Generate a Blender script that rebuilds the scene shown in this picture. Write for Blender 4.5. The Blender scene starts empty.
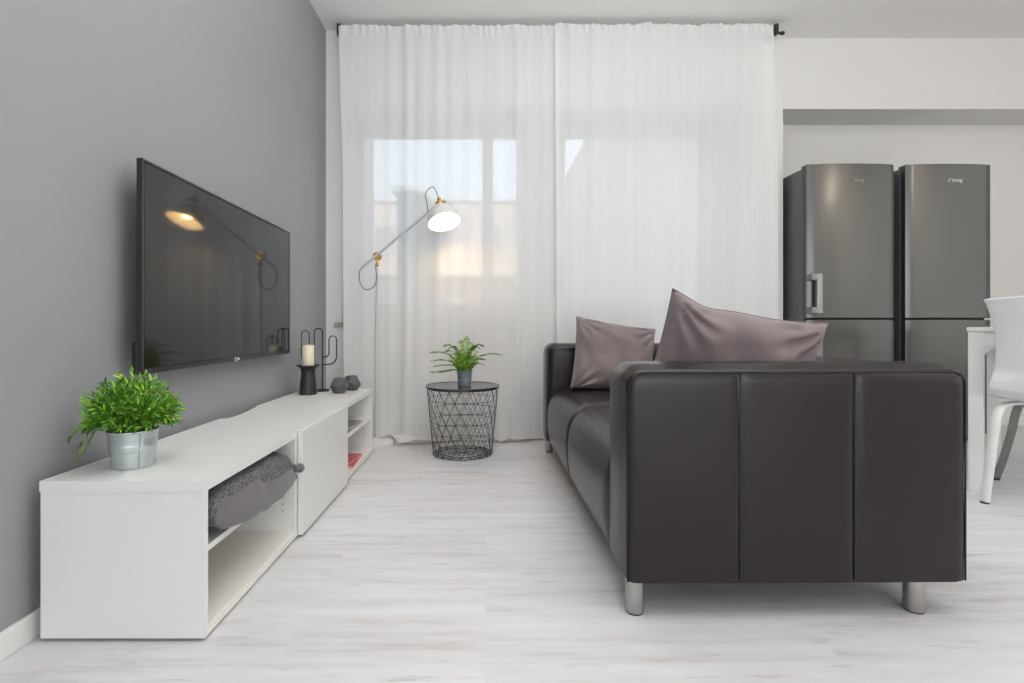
import bpy, bmesh, math, random
from mathutils import Vector, Matrix, noise
C = bpy.context.scene.collection
PI = math.pi
R = math.radians

# ------------------------------------------------------------------ materials
def new_mat(name):
    m = bpy.data.materials.new(name); m.use_nodes = True
    nt = m.node_tree
    return m, nt, nt.nodes['Principled BSDF']

def pmat(name, col, rough=0.5, metal=0.0, spec=0.5, bump=0.0, bscale=200.0, var=0.0, vscale=3.0, sheen=0.0, coat=0.0, stretch=None):
    m, nt, b = new_mat(name)
    b.inputs['Base Color'].default_value = (*col, 1)
    b.inputs['Roughness'].default_value = rough
    b.inputs['Metallic'].default_value = metal
    b.inputs['Specular IOR Level'].default_value = spec
    b.inputs['Sheen Weight'].default_value = sheen
    b.inputs['Coat Weight'].default_value = coat
    tc = nt.nodes.new('ShaderNodeTexCoord')
    src = tc.outputs['Object']
    if stretch:
        mp = nt.nodes.new('ShaderNodeMapping'); mp.inputs['Scale'].default_value = stretch
        nt.links.new(src, mp.inputs['Vector']); src = mp.outputs['Vector']
    if var > 0:
        n = nt.nodes.new('ShaderNodeTexNoise'); n.inputs['Scale'].default_value = vscale
        n.inputs['Detail'].default_value = 4
        nt.links.new(src, n.inputs['Vector'])
        mx = nt.nodes.new('ShaderNodeMixRGB')
        mx.inputs[1].default_value = (*[c*(1-var) for c in col], 1)
        mx.inputs[2].default_value = (*[min(1, c*(1+var)) for c in col], 1)
        nt.links.new(n.outputs['Fac'], mx.inputs[0]); nt.links.new(mx.outputs[0], b.inputs['Base Color'])
    if bump > 0:
        n = nt.nodes.new('ShaderNodeTexNoise'); n.inputs['Scale'].default_value = bscale
        n.inputs['Detail'].default_value = 3
        nt.links.new(src, n.inputs['Vector'])
        bp = nt.nodes.new('ShaderNodeBump'); bp.inputs['Strength'].default_value = bump
        bp.inputs['Distance'].default_value = 0.002
        nt.links.new(n.outputs['Fac'], bp.inputs['Height']); nt.links.new(bp.outputs[0], b.inputs['Normal'])
    return m

M = {}
M['wall_white'] = pmat('white_paint', (.765, .757, .745), .7, bump=.15, bscale=150)
M['wall_grey'] = pmat('grey_paint', (.325, .33, .348), .6, bump=.12, bscale=150, var=.03, vscale=1.2)
M['ceiling'] = pmat('ceiling_paint', (.88, .87, .85), .8)
M['trim'] = pmat('white_trim', (.80, .80, .79), .4)
M['cab'] = pmat('white_laminate', (.80, .80, .79), .32, bump=.05, bscale=300)
M['cab_in'] = pmat('inner_laminate', (.86, .84, .775), .4)
M['black'] = pmat('black_plastic', (.012, .012, .014), .35)
M['black_metal'] = pmat('black_powder_coat', (.022, .022, .024), .42)
M['tabletop'] = pmat('dark_lacquered_steel', (.03, .028, .03), .22, coat=.3)
M['screen'] = pmat('glass_screen', (.013, .013, .0135), .06, spec=.55)
M['bezel'] = pmat('bezel_plastic', (.02, .02, .022), .3)
M['bezel_lip'] = pmat('bezel_lip_grey', (.09, .09, .095), .35)
M['badge'] = pmat('badge_silver', (.75, .75, .76), .3, metal=.3)
M['leather'] = pmat('dark_leather', (.0095, .0048, .0078), .25, spec=.46, bump=.22, bscale=420)
M['seam'] = pmat('leather_seam', (.018, .016, .019), .5)
M['chrome'] = pmat('brushed_steel', (.47, .46, .45), .28, metal=1)
M['fridge'] = pmat('stainless_steel', (.108, .107, .103), .30, metal=.7, bump=.02, bscale=60, stretch=(1, 1, 14))
b_ = M['fridge'].node_tree.nodes['Principled BSDF']; b_.inputs['Coat Weight'].default_value = .5; b_.inputs['Coat Roughness'].default_value = .17
M['fridge_side'] = pmat('grey_painted_steel', (.15, .153, .158), .35, metal=.2)
M['gasket'] = pmat('door_gasket', (.02, .02, .02), .6)
M['handle'] = pmat('satin_aluminium', (.30, .30, .295), .3, metal=.8)
M['mauve'] = pmat('mauve_satin', (.188, .143, .148), .55, sheen=.35, bump=.1, bscale=500, var=.07, vscale=9)
M['knit'] = None
M['smooth_grey'] = pmat('grey_jersey', (.125, .115, .125), .85, sheen=.3, bump=.2, bscale=300)
M['zinc'] = pmat('galvanised_zinc', (.56, .62, .64), .36, metal=.75, var=.1, vscale=30)
M['zinc_dark'] = pmat('darkened_zinc', (.33, .375, .41), .33, metal=.45, var=.1, vscale=30)
M['soil'] = pmat('dark_soil', (.03, .025, .015), .9)
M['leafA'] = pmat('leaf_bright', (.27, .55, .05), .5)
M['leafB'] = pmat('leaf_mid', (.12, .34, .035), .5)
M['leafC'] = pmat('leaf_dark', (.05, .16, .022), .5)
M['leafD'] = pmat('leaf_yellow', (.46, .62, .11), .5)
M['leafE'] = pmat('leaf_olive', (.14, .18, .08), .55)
M['wax'] = pmat('ivory_wax', (.84, .78, .62), .5)
M['stone'] = pmat('charcoal_stone', (.095, .097, .105), .7, bump=.4, bscale=120, var=.15, vscale=60)
M['brass'] = pmat('brass', (.62, .40, .12), .25, metal=1)
M['lamp_white'] = pmat('lamp_enamel', (.72, .72, .71), .35)
M['lamp_pole'] = pmat('lamp_pole_enamel', (.50, .51, .51), .35)
M['cord'] = None
M['white_plastic'] = pmat('white_moulded_plastic', (.80, .805, .83), .3)
M['white_lacquer'] = pmat('white_lacquer', (.80, .80, .79), .35)
M['grey_steel'] = pmat('grey_steel', (.33, .32, .31), .3, metal=.8)
M['mag_red'] = pmat('red_paper', (.62, .13, .15), .5, var=.5, vscale=60)
M['mag_dark'] = pmat('dark_paper', (.07, .06, .055), .5)
M['mag_grey'] = pmat('grey_paper', (.32, .30, .28), .5, var=.4, vscale=50)
M['paper'] = pmat('paper_edges', (.75, .72, .66), .7)
M['sill'] = pmat('beige_stone', (.42, .36, .29), .4, var=.2, vscale=30)
M['pvc'] = pmat('white_window_frame', (.80, .80, .80), .35)
M['stucco_warm'] = pmat('cream_stucco', (.80, .62, .50), .8, var=.06, vscale=2)  # cream wall, with its sunlit brightness put into the colour
M['stucco_grey'] = pmat('grey_stucco', (.42, .43, .45), .8, var=.1, vscale=2)
M['stucco_shaded'] = pmat('shaded_stucco', (.27, .28, .29), .8, var=.06, vscale=2)  # whitish walls greyed: their shade is put into the colour
M['roof'] = pmat('slate_roof', (.275, .27, .262), .8)
M['win_dark'] = pmat('dark_panes', (.16, .17, .19), .3)
M['win_pale'] = pmat('pale_panes', (.42, .36, .33), .3)
M['concrete'] = pmat('street_paving', (.35, .35, .35), .9)
M['rail'] = pmat('balcony_slab', (.86, .82, .78), .7)

def floor_mat():
    m, nt, b = new_mat('whitewashed_laminate')
    N = nt.nodes.new; L = nt.links.new
    tc = N('ShaderNodeTexCoord')
    br = N('ShaderNodeTexBrick')
    br.inputs['Scale'].default_value = 1.0
    br.inputs['Brick Width'].default_value = 1.28; br.inputs['Row Height'].default_value = .192
    br.inputs['Mortar Size'].default_value = .0009
    br.inputs['Color1'].default_value = (.10, .10, .10, 1); br.inputs['Color2'].default_value = (.9, .9, .9, 1)
    br.inputs['Mortar'].default_value = (.45, .45, .45, 1)
    br.offset = .37
    L(tc.outputs['Object'], br.inputs['Vector'])
    # grain stretched along the board
    mp = N('ShaderNodeMapping'); mp.inputs['Scale'].default_value = (2.0, 20, 1)
    L(tc.outputs['Object'], mp.inputs['Vector'])
    addv = N('ShaderNodeVectorMath'); addv.operation = 'ADD'
    sc = N('ShaderNodeVectorMath'); sc.operation = 'SCALE'; sc.inputs['Scale'].default_value = 9
    L(br.outputs['Color'], sc.inputs[0]); L(mp.outputs[0], addv.inputs[0]); L(sc.outputs[0], addv.inputs[1])
    n1 = N('ShaderNodeTexNoise'); n1.inputs['Scale'].default_value = 1.0; n1.inputs['Detail'].default_value = 6
    n1.inputs['Roughness'].default_value = .6
    L(addv.outputs[0], n1.inputs['Vector'])
    r1 = N('ShaderNodeValToRGB')
    e = r1.color_ramp.elements
    e[0].position = .28; e[0].color = (.56, .54, .54, 1)
    e[1].position = .66; e[1].color = (.74, .745, .765, 1)
    k = r1.color_ramp.elements.new(.44); k.color = (.68, .677, .69, 1)
    L(n1.outputs['Fac'], r1.inputs['Fac'])
    # sparse brown knots/streaks
    mp2 = N('ShaderNodeMapping'); mp2.inputs['Scale'].default_value = (3.2, 22, 1)
    L(tc.outputs['Object'], mp2.inputs['Vector'])
    n2 = N('ShaderNodeTexNoise'); n2.inputs['Scale'].default_value = 1.3; n2.inputs['Detail'].default_value = 8
    n2.inputs['Roughness'].default_value = .7
    L(mp2.outputs[0], n2.inputs['Vector'])
    r2 = N('ShaderNodeValToRGB'); r2.color_ramp.elements[0].position = .57; r2.color_ramp.elements[1].position = .76
    L(n2.outputs['Fac'], r2.inputs['Fac'])
    mx = N('ShaderNodeMixRGB'); mx.inputs[2].default_value = (.47, .41, .385, 1)
    ml = N('ShaderNodeMath'); ml.operation = 'MULTIPLY'; ml.inputs[1].default_value = .95
    L(r2.outputs['Color'], ml.inputs[0]); L(ml.outputs[0], mx.inputs[0]); L(r1.outputs['Color'], mx.inputs[1])
    # joints
    mj = N('ShaderNodeMixRGB'); mj.blend_type = 'MULTIPLY'; mj.inputs[2].default_value = (.98, .98, .975, 1)
    L(br.outputs['Fac'], mj.inputs[0]); L(mx.outputs[0], mj.inputs[1])
    L(mj.outputs[0], b.inputs['Base Color'])
    b.inputs['Roughness'].default_value = .42
    b.inputs['Specular IOR Level'].default_value = .35
    bp = N('ShaderNodeBump'); bp.inputs['Strength'].default_value = .06; bp.inputs['Distance'].default_value = .002
    L(n1.outputs['Fac'], bp.inputs['Height']); L(bp.outputs[0], b.inputs['Normal'])
    return m
M['floor'] = floor_mat()

def knit_mat():
    m, nt, b = new_mat('grey_knit')
    N = nt.nodes.new; L = nt.links.new
    tc = N('ShaderNodeTexCoord')
    v = N('ShaderNodeTexVoronoi'); v.inputs['Scale'].default_value = 170
    L(tc.outputs['Object'], v.inputs['Vector'])
    r = N('ShaderNodeValToRGB')
    r.color_ramp.elements[0].color = (.215, .205, .22, 1); r.color_ramp.elements[1].color = (.075, .070, .08, 1)
    r.color_ramp.elements[0].position = .15; r.color_ramp.elements[1].position = .75
    L(v.outputs['Distance'], r.inputs['Fac']); L(r.outputs[0], b.inputs['Base Color'])
    bp = N('ShaderNodeBump'); bp.inputs['Strength'].default_value = .6; bp.inputs['Distance'].default_value = .004; bp.invert = True
    L(v.outputs['Distance'], bp.inputs['Height']); L(bp.outputs[0], b.inputs['Normal'])
    b.inputs['Roughness'].default_value = .9
    return m
M['knit'] = knit_mat()

def cord_mat():
    m, nt, b = new_mat('striped_textile_cord')
    N = nt.nodes.new; L = nt.links.new
    tc = N('ShaderNodeTexCoord'); w = N('ShaderNodeTexWave'); w.inputs['Scale'].default_value = 60
    L(tc.outputs['Object'], w.inputs['Vector'])
    r = N('ShaderNodeValToRGB'); r.color_ramp.elements[0].color = (.03, .03, .03, 1); r.color_ramp.elements[1].color = (.28, .28, .28, 1)
    L(w.outputs['Fac'], r.inputs['Fac']); L(r.outputs[0], b.inputs['Base Color'])
    return m
M['cord'] = cord_mat()

def sheer_mat():
    m = bpy.data.materials.new('sheer_white_voile'); m.use_nodes = True
    nt = m.node_tree; nt.nodes.clear()
    N = nt.nodes.new; L = nt.links.new
    out = N('ShaderNodeOutputMaterial')
    d = N('ShaderNodeBsdfDiffuse'); d.inputs['Color'].default_value = (.89, .89, .89, 1)
    t = N('ShaderNodeBsdfTranslucent'); t.inputs['Color'].default_value = (.93, .93, .93, 1)
    tr = N('ShaderNodeBsdfTransparent')
    m1 = N('ShaderNodeMixShader'); m1.inputs[0].default_value = .22
    L(d.outputs[0], m1.inputs[1]); L(t.outputs[0], m1.inputs[2])
    m2 = N('ShaderNodeMixShader')
    # weave density varies slightly in vertical threads
    tc = N('ShaderNodeTexCoord'); mp = N('ShaderNodeMapping'); mp.inputs['Scale'].default_value = (55, 1, .6)
    L(tc.outputs['Object'], mp.inputs['Vector'])
    n = N('ShaderNodeTexNoise'); n.inputs['Scale'].default_value = 1; n.inputs['Detail'].default_value = 3
    L(mp.outputs[0], n.inputs['Vector'])
    mr = N('ShaderNodeMapRange'); mr.inputs['From Min'].default_value = .3; mr.inputs['From Max'].default_value = .7
    mr.inputs['To Min'].default_value = .17; mr.inputs['To Max'].default_value = .21
    L(n.outputs['Fac'], mr.inputs['Value']); L(mr.outputs[0], m2.inputs[0])
    L(m1.outputs[0], m2.inputs[1]); L(tr.outputs[0], m2.inputs[2]); L(m2.outputs[0], out.inputs[0])
    return m
M['sheer'] = sheer_mat()

def glass_mat():
    m = bpy.data.materials.new('window_glass'); m.use_nodes = True
    nt = m.node_tree; nt.nodes.clear()
    N = nt.nodes.new; L = nt.links.new
    out = N('ShaderNodeOutputMaterial'); tr = N('ShaderNodeBsdfTransparent'); tr.inputs['Color'].default_value = (.95, .97, .97, 1)
    g = N('ShaderNodeBsdfGlossy'); g.inputs['Roughness'].default_value = .02
    fr = N('ShaderNodeFresnel'); fr.inputs['IOR'].default_value = 1.3
    mx = N('ShaderNodeMixShader')
    L(fr.outputs[0], mx.inputs[0]); L(tr.outputs[0], mx.inputs[1]); L(g.outputs[0], mx.inputs[2]); L(mx.outputs[0], out.inputs[0])
    return m
M['glass'] = glass_mat()

def emit_mat(name, col, s):
    m = bpy.data.materials.new(name); m.use_nodes = True
    nt = m.node_tree; nt.nodes.clear()
    out = nt.nodes.new('ShaderNodeOutputMaterial'); e = nt.nodes.new('ShaderNodeEmission')
    e.inputs[0].default_value = (*col, 1); e.inputs[1].default_value = s
    nt.links.new(e.outputs[0], out.inputs[0]); return m
M['bulb'] = emit_mat('lit_bulb', (1.0, .62, .26), 80)

# ------------------------------------------------------------------ mesh helpers
def obj(name, bm, mat, parent=None, smooth=False, loc=None, rot=None):
    me = bpy.data.meshes.new(name)
    bmesh.ops.recalc_face_normals(bm, faces=bm.faces)
    bm.to_mesh(me); bm.free()
    mats = mat if isinstance(mat, (list, tuple)) else [mat]
    for k in mats: me.materials.append(k)
    if smooth:
        for p in me.polygons: p.use_smooth = True
    o = bpy.data.objects.new(name, me); C.objects.link(o)
    if smooth == 'auto':
        md = o.modifiers.new('es', 'EDGE_SPLIT'); md.split_angle = R(35)
    if parent: o.parent = parent
    if loc: o.location = loc
    if rot: o.rotation_euler = rot
    return o

def tag(o, label, cat, group=None):
    o['label'] = label; o['category'] = cat
    if group: o['group'] = group
    return o

def thing(name, label, cat, loc=(0, 0, 0), rz=0, group=None):
    o = bpy.data.objects.new(name, None); C.objects.link(o)
    o.empty_display_size = .05
    o.location = loc; o.rotation_euler = (0, 0, rz)
    return tag(o, label, cat, group)

def struct(o):
    o['kind'] = 'structure'; return o

def copy_thing(src, loc, rz, label):
    r = src.copy(); C.objects.link(r); r.location = loc; r.rotation_euler = (0, 0, rz); r['label'] = label
    for ch in list(src.children):
        c = ch.copy(); C.objects.link(c); c.parent = r
        for g in list(ch.children):
            d = g.copy(); C.objects.link(d); d.parent = c
    return r

def add_box(bm, x0, x1, y0, y1, z0, z1, bev=0.0, seg=2):
    vs = [bm.verts.new((x, y, z)) for x in (x0, x1) for y in (y0, y1) for z in (z0, z1)]
    f = [(0, 1, 3, 2), (4, 6, 7, 5), (0, 4, 5, 1), (2, 3, 7, 6), (0, 2, 6, 4), (1, 5, 7, 3)]
    fs = [bm.faces.new([vs[i] for i in q]) for q in f]
    if bev > 0:
        es = list({e for q in fs for e in q.edges})
        bmesh.ops.bevel(bm, geom=es, offset=bev, segments=seg, affect='EDGES', profile=.5)
    return bm

def box(x0, x1, y0, y1, z0, z1, bev=0.0, seg=2):
    return add_box(bmesh.new(), x0, x1, y0, y1, z0, z1, bev, seg)

def add_tube(bm, pts, r, n=8, closed=False, caps=True, flat=None):
    """tube along a polyline; r a number or a list; flat=(rx,ry) for an oval section"""
    pts = [Vector(p) for p in pts]; N = len(pts)
    rs = r if isinstance(r, (list, tuple)) else [r]*N
    tang = []
    for i in range(N):
        a = pts[(i-1) % N] if (closed or i > 0) else pts[i]
        b = pts[(i+1) % N] if (closed or i < N-1) else pts[i]
        tang.append((b-a).normalized())
    up = Vector((0, 0, 1)) if abs(tang[0].z) < .9 else Vector((1, 0, 0))
    nrm = (up - tang[0]*up.dot(tang[0])).normalized()
    rings = []
    for i in range(N):
        nrm = (nrm - tang[i]*nrm.dot(tang[i]))
        nrm = nrm.normalized() if nrm.length > 1e-6 else tang[i].orthogonal().normalized()
        bi = tang[i].cross(nrm)
        fx, fy = flat if flat else (1, 1)
        rings.append([bm.verts.new(pts[i] + (nrm*math.cos(2*PI*k/n)*fx + bi*math.sin(2*PI*k/n)*fy)*rs[i]) for k in range(n)])
    for i in range(N if closed else N-1):
        a, b = rings[i], rings[(i+1) % N]
        for k in range(n):
            bm.faces.new((a[k], a[(k+1) % n], b[(k+1) % n], b[k]))
    if caps and not closed:
        bm.faces.new(rings[0][::-1]); bm.faces.new(rings[-1])
    return bm

def add_lathe(bm, prof, n=40, mtx=None, caps=False):
    """prof: list of (radius, z)"""
    rings = []
    for (r, z) in prof:
        ring = []
        for k in range(n):
            p = Vector((r*math.cos(2*PI*k/n), r*math.sin(2*PI*k/n), z))
            if mtx: p = mtx @ p
            ring.append(bm.verts.new(p))
        rings.append(ring)
    for a, b in zip(rings, rings[1:]):
        for k in range(n):
            bm.faces.new((a[k], a[(k+1) % n], b[(k+1) % n], b[k]))
    if caps:
        bm.faces.new(rings[0][::-1]); bm.faces.new(rings[-1])
    return bm

def add_sphere(bm, c, r, n=16, mtx=None):
    bmesh.ops.create_uvsphere(bm, u_segments=n, v_segments=n//2+2, radius=r, matrix=Matrix.Translation(c) @ (mtx or Matrix()))
    return bm

def smooth_path(pts, n=8):
    """Catmull-Rom resampling"""
    P = [Vector(p) for p in pts]; P = [2*P[0]-P[1]] + P + [2*P[-1]-P[-2]]
    out = []
    for i in range(1, len(P)-2):
        for k in range(n):
            t = k/n; a, b, c, d = P[i-1], P[i], P[i+1], P[i+2]
            out.append(.5*((2*b) + (c-a)*t + (2*a-5*b+4*c-d)*t*t + (3*b-a-3*c+d)*t**3))
    out.append(P[-2]); return out

def text_mesh(name, s, size, mat, parent, mtx, extrude=.0006, shear=0):
    cu = bpy.data.curves.new('lettering', 'FONT'); cu.body = s; cu.size = size; cu.extrude = extrude; cu.shear = shear
    cu.align_x = 'CENTER'; cu.align_y = 'CENTER'
    t = bpy.data.objects.new('lettering', cu); C.objects.link(t)
    bpy.context.view_layer.update()
    me = bpy.data.meshes.new_from_object(t.evaluated_get(bpy.context.evaluated_depsgraph_get()))
    bpy.data.objects.remove(t); bpy.data.curves.remove(cu)
    me.transform(mtx); me.materials.clear(); me.materials.append(mat)
    o = bpy.data.objects.new(name, me); C.objects.link(o); o.parent = parent
    return o

# ------------------------------------------------------------------ room
XL, XR, YR, H = -1.11, 5.0, -5.5, 2.80
YC, YB, YN = 3.54, 3.63, 3.86       # column plane, beam plane, window plane
YW = 3.918                          # wall behind the fridges
XC = 2.05                           # right edge of the column
struct(obj('floor', box(XL-.1, XR+.1, YR-.1, 4.1, -.12, 0), M['floor']))
struct(obj('ceiling', box(XL-.2, XR+.2, YR-.2, 4.12, H, H+.25), M['ceiling']))
struct(obj('wall_left', box(XL-.2, XL, YR-.2, 4.12, -.12, H), M['wall_grey']))
struct(obj('wall_right', box(XR, XR+.2, YR-.2, 4.12, -.12, H), M['wall_white']))
struct(obj('wall_rear', box(XL, XR, YR-.2, YR, -.12, H), M['wall_white']))
struct(obj('wall_recess', box(XC, XR, YW, YW+.2, -.12, H), M['wall_white']))
# window wall: piers, lintel, parapet and the thinner wall round the two windows
W1 = (-.985, .285, .88, 2.258); W2 = (.545, 1.66, .88, 2.258)
NL, NR, NT, SILL = -1.0, 1.76, 2.266, .785
bm = bmesh.new()
add_box(bm, XL, NL, YC, 4.12, -.12, H)
add_box(bm, NR, XC, YC, 4.12, -.12, H)
add_box(bm, NL, NR, YC, 4.12, NT, H)
add_box(bm, NL, NR, YC, 4.12, -.12, SILL-.03)
for (x0, x1, z0, z1) in ((NL, W1[0], SILL, NT), (W1[1], W2[0], SILL, NT), (W2[1], NR, SILL, NT),
                         (W1[0], W1[1], SILL, W1[2]), (W1[0], W1[1], W1[3], NT),
                         (W2[0], W2[1], SILL, W2[2]), (W2[0], W2[1], W2[3], NT)):
    add_box(bm, x0, x1, YN, 4.12, z0, z1)
struct(obj('wall_window', bm, M['wall_white']))
struct(obj('trim_1', box(NL, NR, YC-.001, YN+.005, SILL-.03, SILL, .002), M['sill']))          # sill slab
struct(obj('trim_3', box(NL-.045, NR, YC-.028, YC-.001, SILL-.03, SILL, .004), M['sill']))        # sill nosing
struct(obj('trim_2', box(XC, XR, YB, YW, 2.297, H), M['wall_white']))                           # beam over the recess
struct(obj('baseboard_left', box(XL, XL+.014, YR, YC, 0, .062, .003), M['trim']))
struct(obj('baseboard_recess', box(XC, XR, YW-.014, YW, 0, .062, .003), M['trim']))
for i, (x0, x1, z0, z1) in enumerate((W1, W2)):
    y0, y1 = YN+.04, YN+.11
    bm = bmesh.new(); t = .052
    add_box(bm, x0, x1, y0, y1, z0, z0+t, .004); add_box(bm, x0, x1, y0, y1, z1-t, z1, .004)
    add_box(bm, x0, x0+t, y0, y1, z0+t, z1-t, .004); add_box(bm, x1-t, x1, y0, y1, z0+t, z1-t, .004)
    xm = (x0+x1)/2 + (.36 if i == 0 else .0)
    if i == 0: add_box(bm, xm-.04, xm+.04, y0, y1, z0+t, z1-t, .004)
    w = struct(obj('window_%d' % (i+1), bm, M['pvc']))
    for a, b in (((x0+t, xm-.04), (xm+.04, x1-t)) if i == 0 else ((x0+t, x1-t),)):
        obj('pane', box(a, b, YN+.07, YN+.076, z0+t, z1-t), M['glass'], w)

# ------------------------------------------------------------------ outside
g = obj('ground', box(-60, 60, 4.6, 120, -6.3, -6), M['concrete']); struct(g)
def building(label, x0, x1, y0, y1, top, wallm, rows, cols, zb=-6, roof=None, balc=False, wcol='win_dark', parapet=.25):
    t = thing('apartment_building', label, 'building', ((x0+x1)/2, y0, zb))
    w, h, d = (x1-x0)/2, top-zb, y1-y0
    obj('facade', box(-w, w, 0, d, 0, h), wallm, t)
    if roof: roof(t, w, d, h)
    else: obj('roof_slab', box(-w-.12, w+.12, -.12, d, h, h+parapet*.5), M['rail'], t)
    sx = 2*w/cols
    for r in range(rows):
        z = h-1.0-2.9*r
        for c in range(cols):
            cx = -w+sx*(c+.5)
            f = obj('window', box(cx-.5, cx+.5, -.06, .02, z-1.25, z, .01), M['pvc'], t)
            obj('pane', box(cx-.42, cx+.42, -.075, -.05, z-1.17, z-.08), M[wcol], f)
        if balc:
            obj('balcony', box(-w, w, -.9, 0, z-2.25, z-2.1), M['rail'], t)
    return t
building('grey apartment house nearest the glass, tall edge at left of left window', -3.8, -2.4, 10, 10.9, 6.5, M['stucco_grey'], 3, 1)
building('pale lower house behind the sheer curtain, left window', -2.1, -1.55, 12, 17, 3.9, M['stucco_shaded'], 0, 1)
building('cream sunlit apartment house with balconies seen through the left window', -5.5, 3.6, 22, 30, 6.1, M['stucco_warm'], 3, 4, balc=True, wcol='win_pale')
def mansard(t, w, d, h):
    bm = bmesh.new()
    b = [(-w-.1, -.1, h), (w+.1, -.1, h), (w+.1, d, h), (-w-.1, d, h)]
    u = [(-w+2.6, .5, h+5.2), (w-.5, .5, h+5.2), (w-.5, d-.5, h+5.2), (-w+2.6, d-.5, h+5.2)]
    B = [bm.verts.new(p) for p in b]; U = [bm.verts.new(p) for p in u]
    for k in range(4): bm.faces.new((B[k], B[(k+1) % 4], U[(k+1) % 4], U[k]))
    bm.faces.new(U); bm.faces.new(B[::-1])
    obj('mansard_roof', bm, M['roof'], t)
building('grey house with steep mansard roof seen through the right window', -.1, 9.5, 10, 17, .3, M['stucco_shaded'], 0, 5, roof=mansard)

# ------------------------------------------------------------------ low TV cabinets: three units under one top
BX0, BX1, BY0 = -1.072, -.677, 1.230           # back, front, near end
BT = .387                                     # top surface
def cabinet(label, y0, y1, door=False, shelf=True):
    t = thing('low_cabinet', label, 'cabinet', ((BX0+BX1)/2, (y0+y1)/2, 0), 0, 'low white cabinets')
    w = (BX1-BX0)/2; h = (y1-y0)/2; th = .016; top = BT-.026; z0 = .008
    obj('side_panel', box(-w, w, -h, -h+th, z0, top, .001), M['cab'], t)
    obj('side_panel', box(-w, w, h-th, h, z0, top, .001), M['cab'], t)
    obj('bottom_panel', box(-w, w, -h+th, h-th, z0, z0+.024, .001), M['cab_in'], t)
    obj('back_panel', box(-w+.004, -w+.012, -h+th, h-th, z0+.024, top), M['cab_in'], t)
    if shelf: obj('shelf', box(-w+.012, w-.006, -h+th, h-th, .206, .222, .001), M['cab'], t)
    for sx in (-w+.04, w-.04):
        for sy in (-h+.04, h-.04):
            obj('glide_foot', add_lathe(bmesh.new(), [(.012, 0), (.012, z0)], 12, Matrix.Translation((sx, sy, 0)), True), M['black'], t)
    if door:
        obj('door', box(w+.002, w+.020, -h+.001, h-.001, z0+.004, BT-.003, .0015), M['cab'], t)
    else:
        for k in range(3):
            obj('shelf_pin_hole', add_lathe(bmesh.new(), [(.0025, -.0006), (.0025, .0006)], 8, Matrix.Translation((w-.045, h-th, .105+k*.022)) @ Matrix.Rotation(PI/2, 4, 'X'), True), M['stone'], t)
    return t
U = .6
cabinet('open white low cabinet nearest the camera with a grey cushion on its shelf', BY0, BY0+U-.001)
cabinet('white low cabinet closed by a plain handleless door, middle of the row', BY0+U, BY0+2*U-.001, door=True)
cabinet('open white low cabinet at curtain end with magazines on its shelf', BY0+2*U, BY0+3*U)
# continuous top with the cable notch cut in its back edge
bm = bmesh.new()
out = [(BX0, BY0-.003), (BX1+.001, BY0-.003), (BX1+.001, BY0+1.803), (BX0, BY0+1.803)]
notch = []
for (dx, y) in ((0, 2.385), (.012, 2.36), (.014, 2.33), (.025, 2.26), (.034, 2.18), (.034, 2.11), (.028, 2.07), (0, 2.055)):
    notch.append((BX0+dx, y))
poly = out + notch
lo = [bm.verts.new((x, y, BT-.026)) for x, y in poly]; hi = [bm.verts.new((x, y, BT)) for x, y in poly]
bm.faces.new(hi); bm.faces.new(lo[::-1])
for k in range(len(poly)):
    j = (k+1) % len(poly); bm.faces.new((lo[k], lo[j], hi[j], hi[k]))
tag(obj('cabinet_top', bm, M['cab']), 'long white top panel lying across the row of low cabinets', 'panel')

# ------------------------------------------------------------------ television (faces +X, slightly turned)
TW, TH = 1.222, .650
tv = thing('television', 'large flat black television mounted on the grey wall', 'television', (-1.030, 1.530, .612), R(1.3))
obj('screen', box(-.004, .0002, .012, TW-.010, .020, TH-.010), M['screen'], tv)
bm = bmesh.new()
for a in ((-.016, .002, 0, .008, 0, TH), (-.016, .002, TW-.008, TW, 0, TH), (-.016, .002, .008, TW-.008, TH-.008, TH), (-.016, .002, .008, TW-.008, 0, .016)):
    add_box(bm, *a, .001)
obj('bezel', bm, M['bezel'], tv)
bm = bmesh.new()
for a in ((.0022, .003, .0, .0012, 0, TH), (.0022, .003, .0, TW, TH-.003, TH-.0005), (.0022, .003, .0, TW, .0005, .003)):
    add_box(bm, *a)
obj('edge_lip', bm, M['bezel_lip'], tv)
bm = box(-.017, -.004, .004, TW-.004, .004, TH-.004); add_box(bm, -.034, -.016, .004, TW-.004, .002, .10, .004); add_box(bm, -.040, -.016, .10, TW-.10, .03, .36, .006)
obj('rear_housing', bm, M['black'], tv)
bm = box(-.058, -.039, TW/2-.2, TW/2+.2, .15, .33); add_box(bm, -.0645, -.057, TW/2-.05, TW/2+.05, .18, .30)
obj('wall_bracket', bm, M['black_metal'], tv)
bm = bmesh.new()   # small ring badge at the lower edge
add_tube(bm, [(.0028, TW/2-.012+.011*math.cos(a), .009+.0075*math.sin(a)) for a in [2*PI*k/20 for k in range(20)]], .0018, 6, closed=True)
add_box(bm, .002, .0034, TW/2+.006, TW/2+.018, .0035, .0145)
obj('badge', bm, M['badge'], tv, smooth=True)

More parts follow.
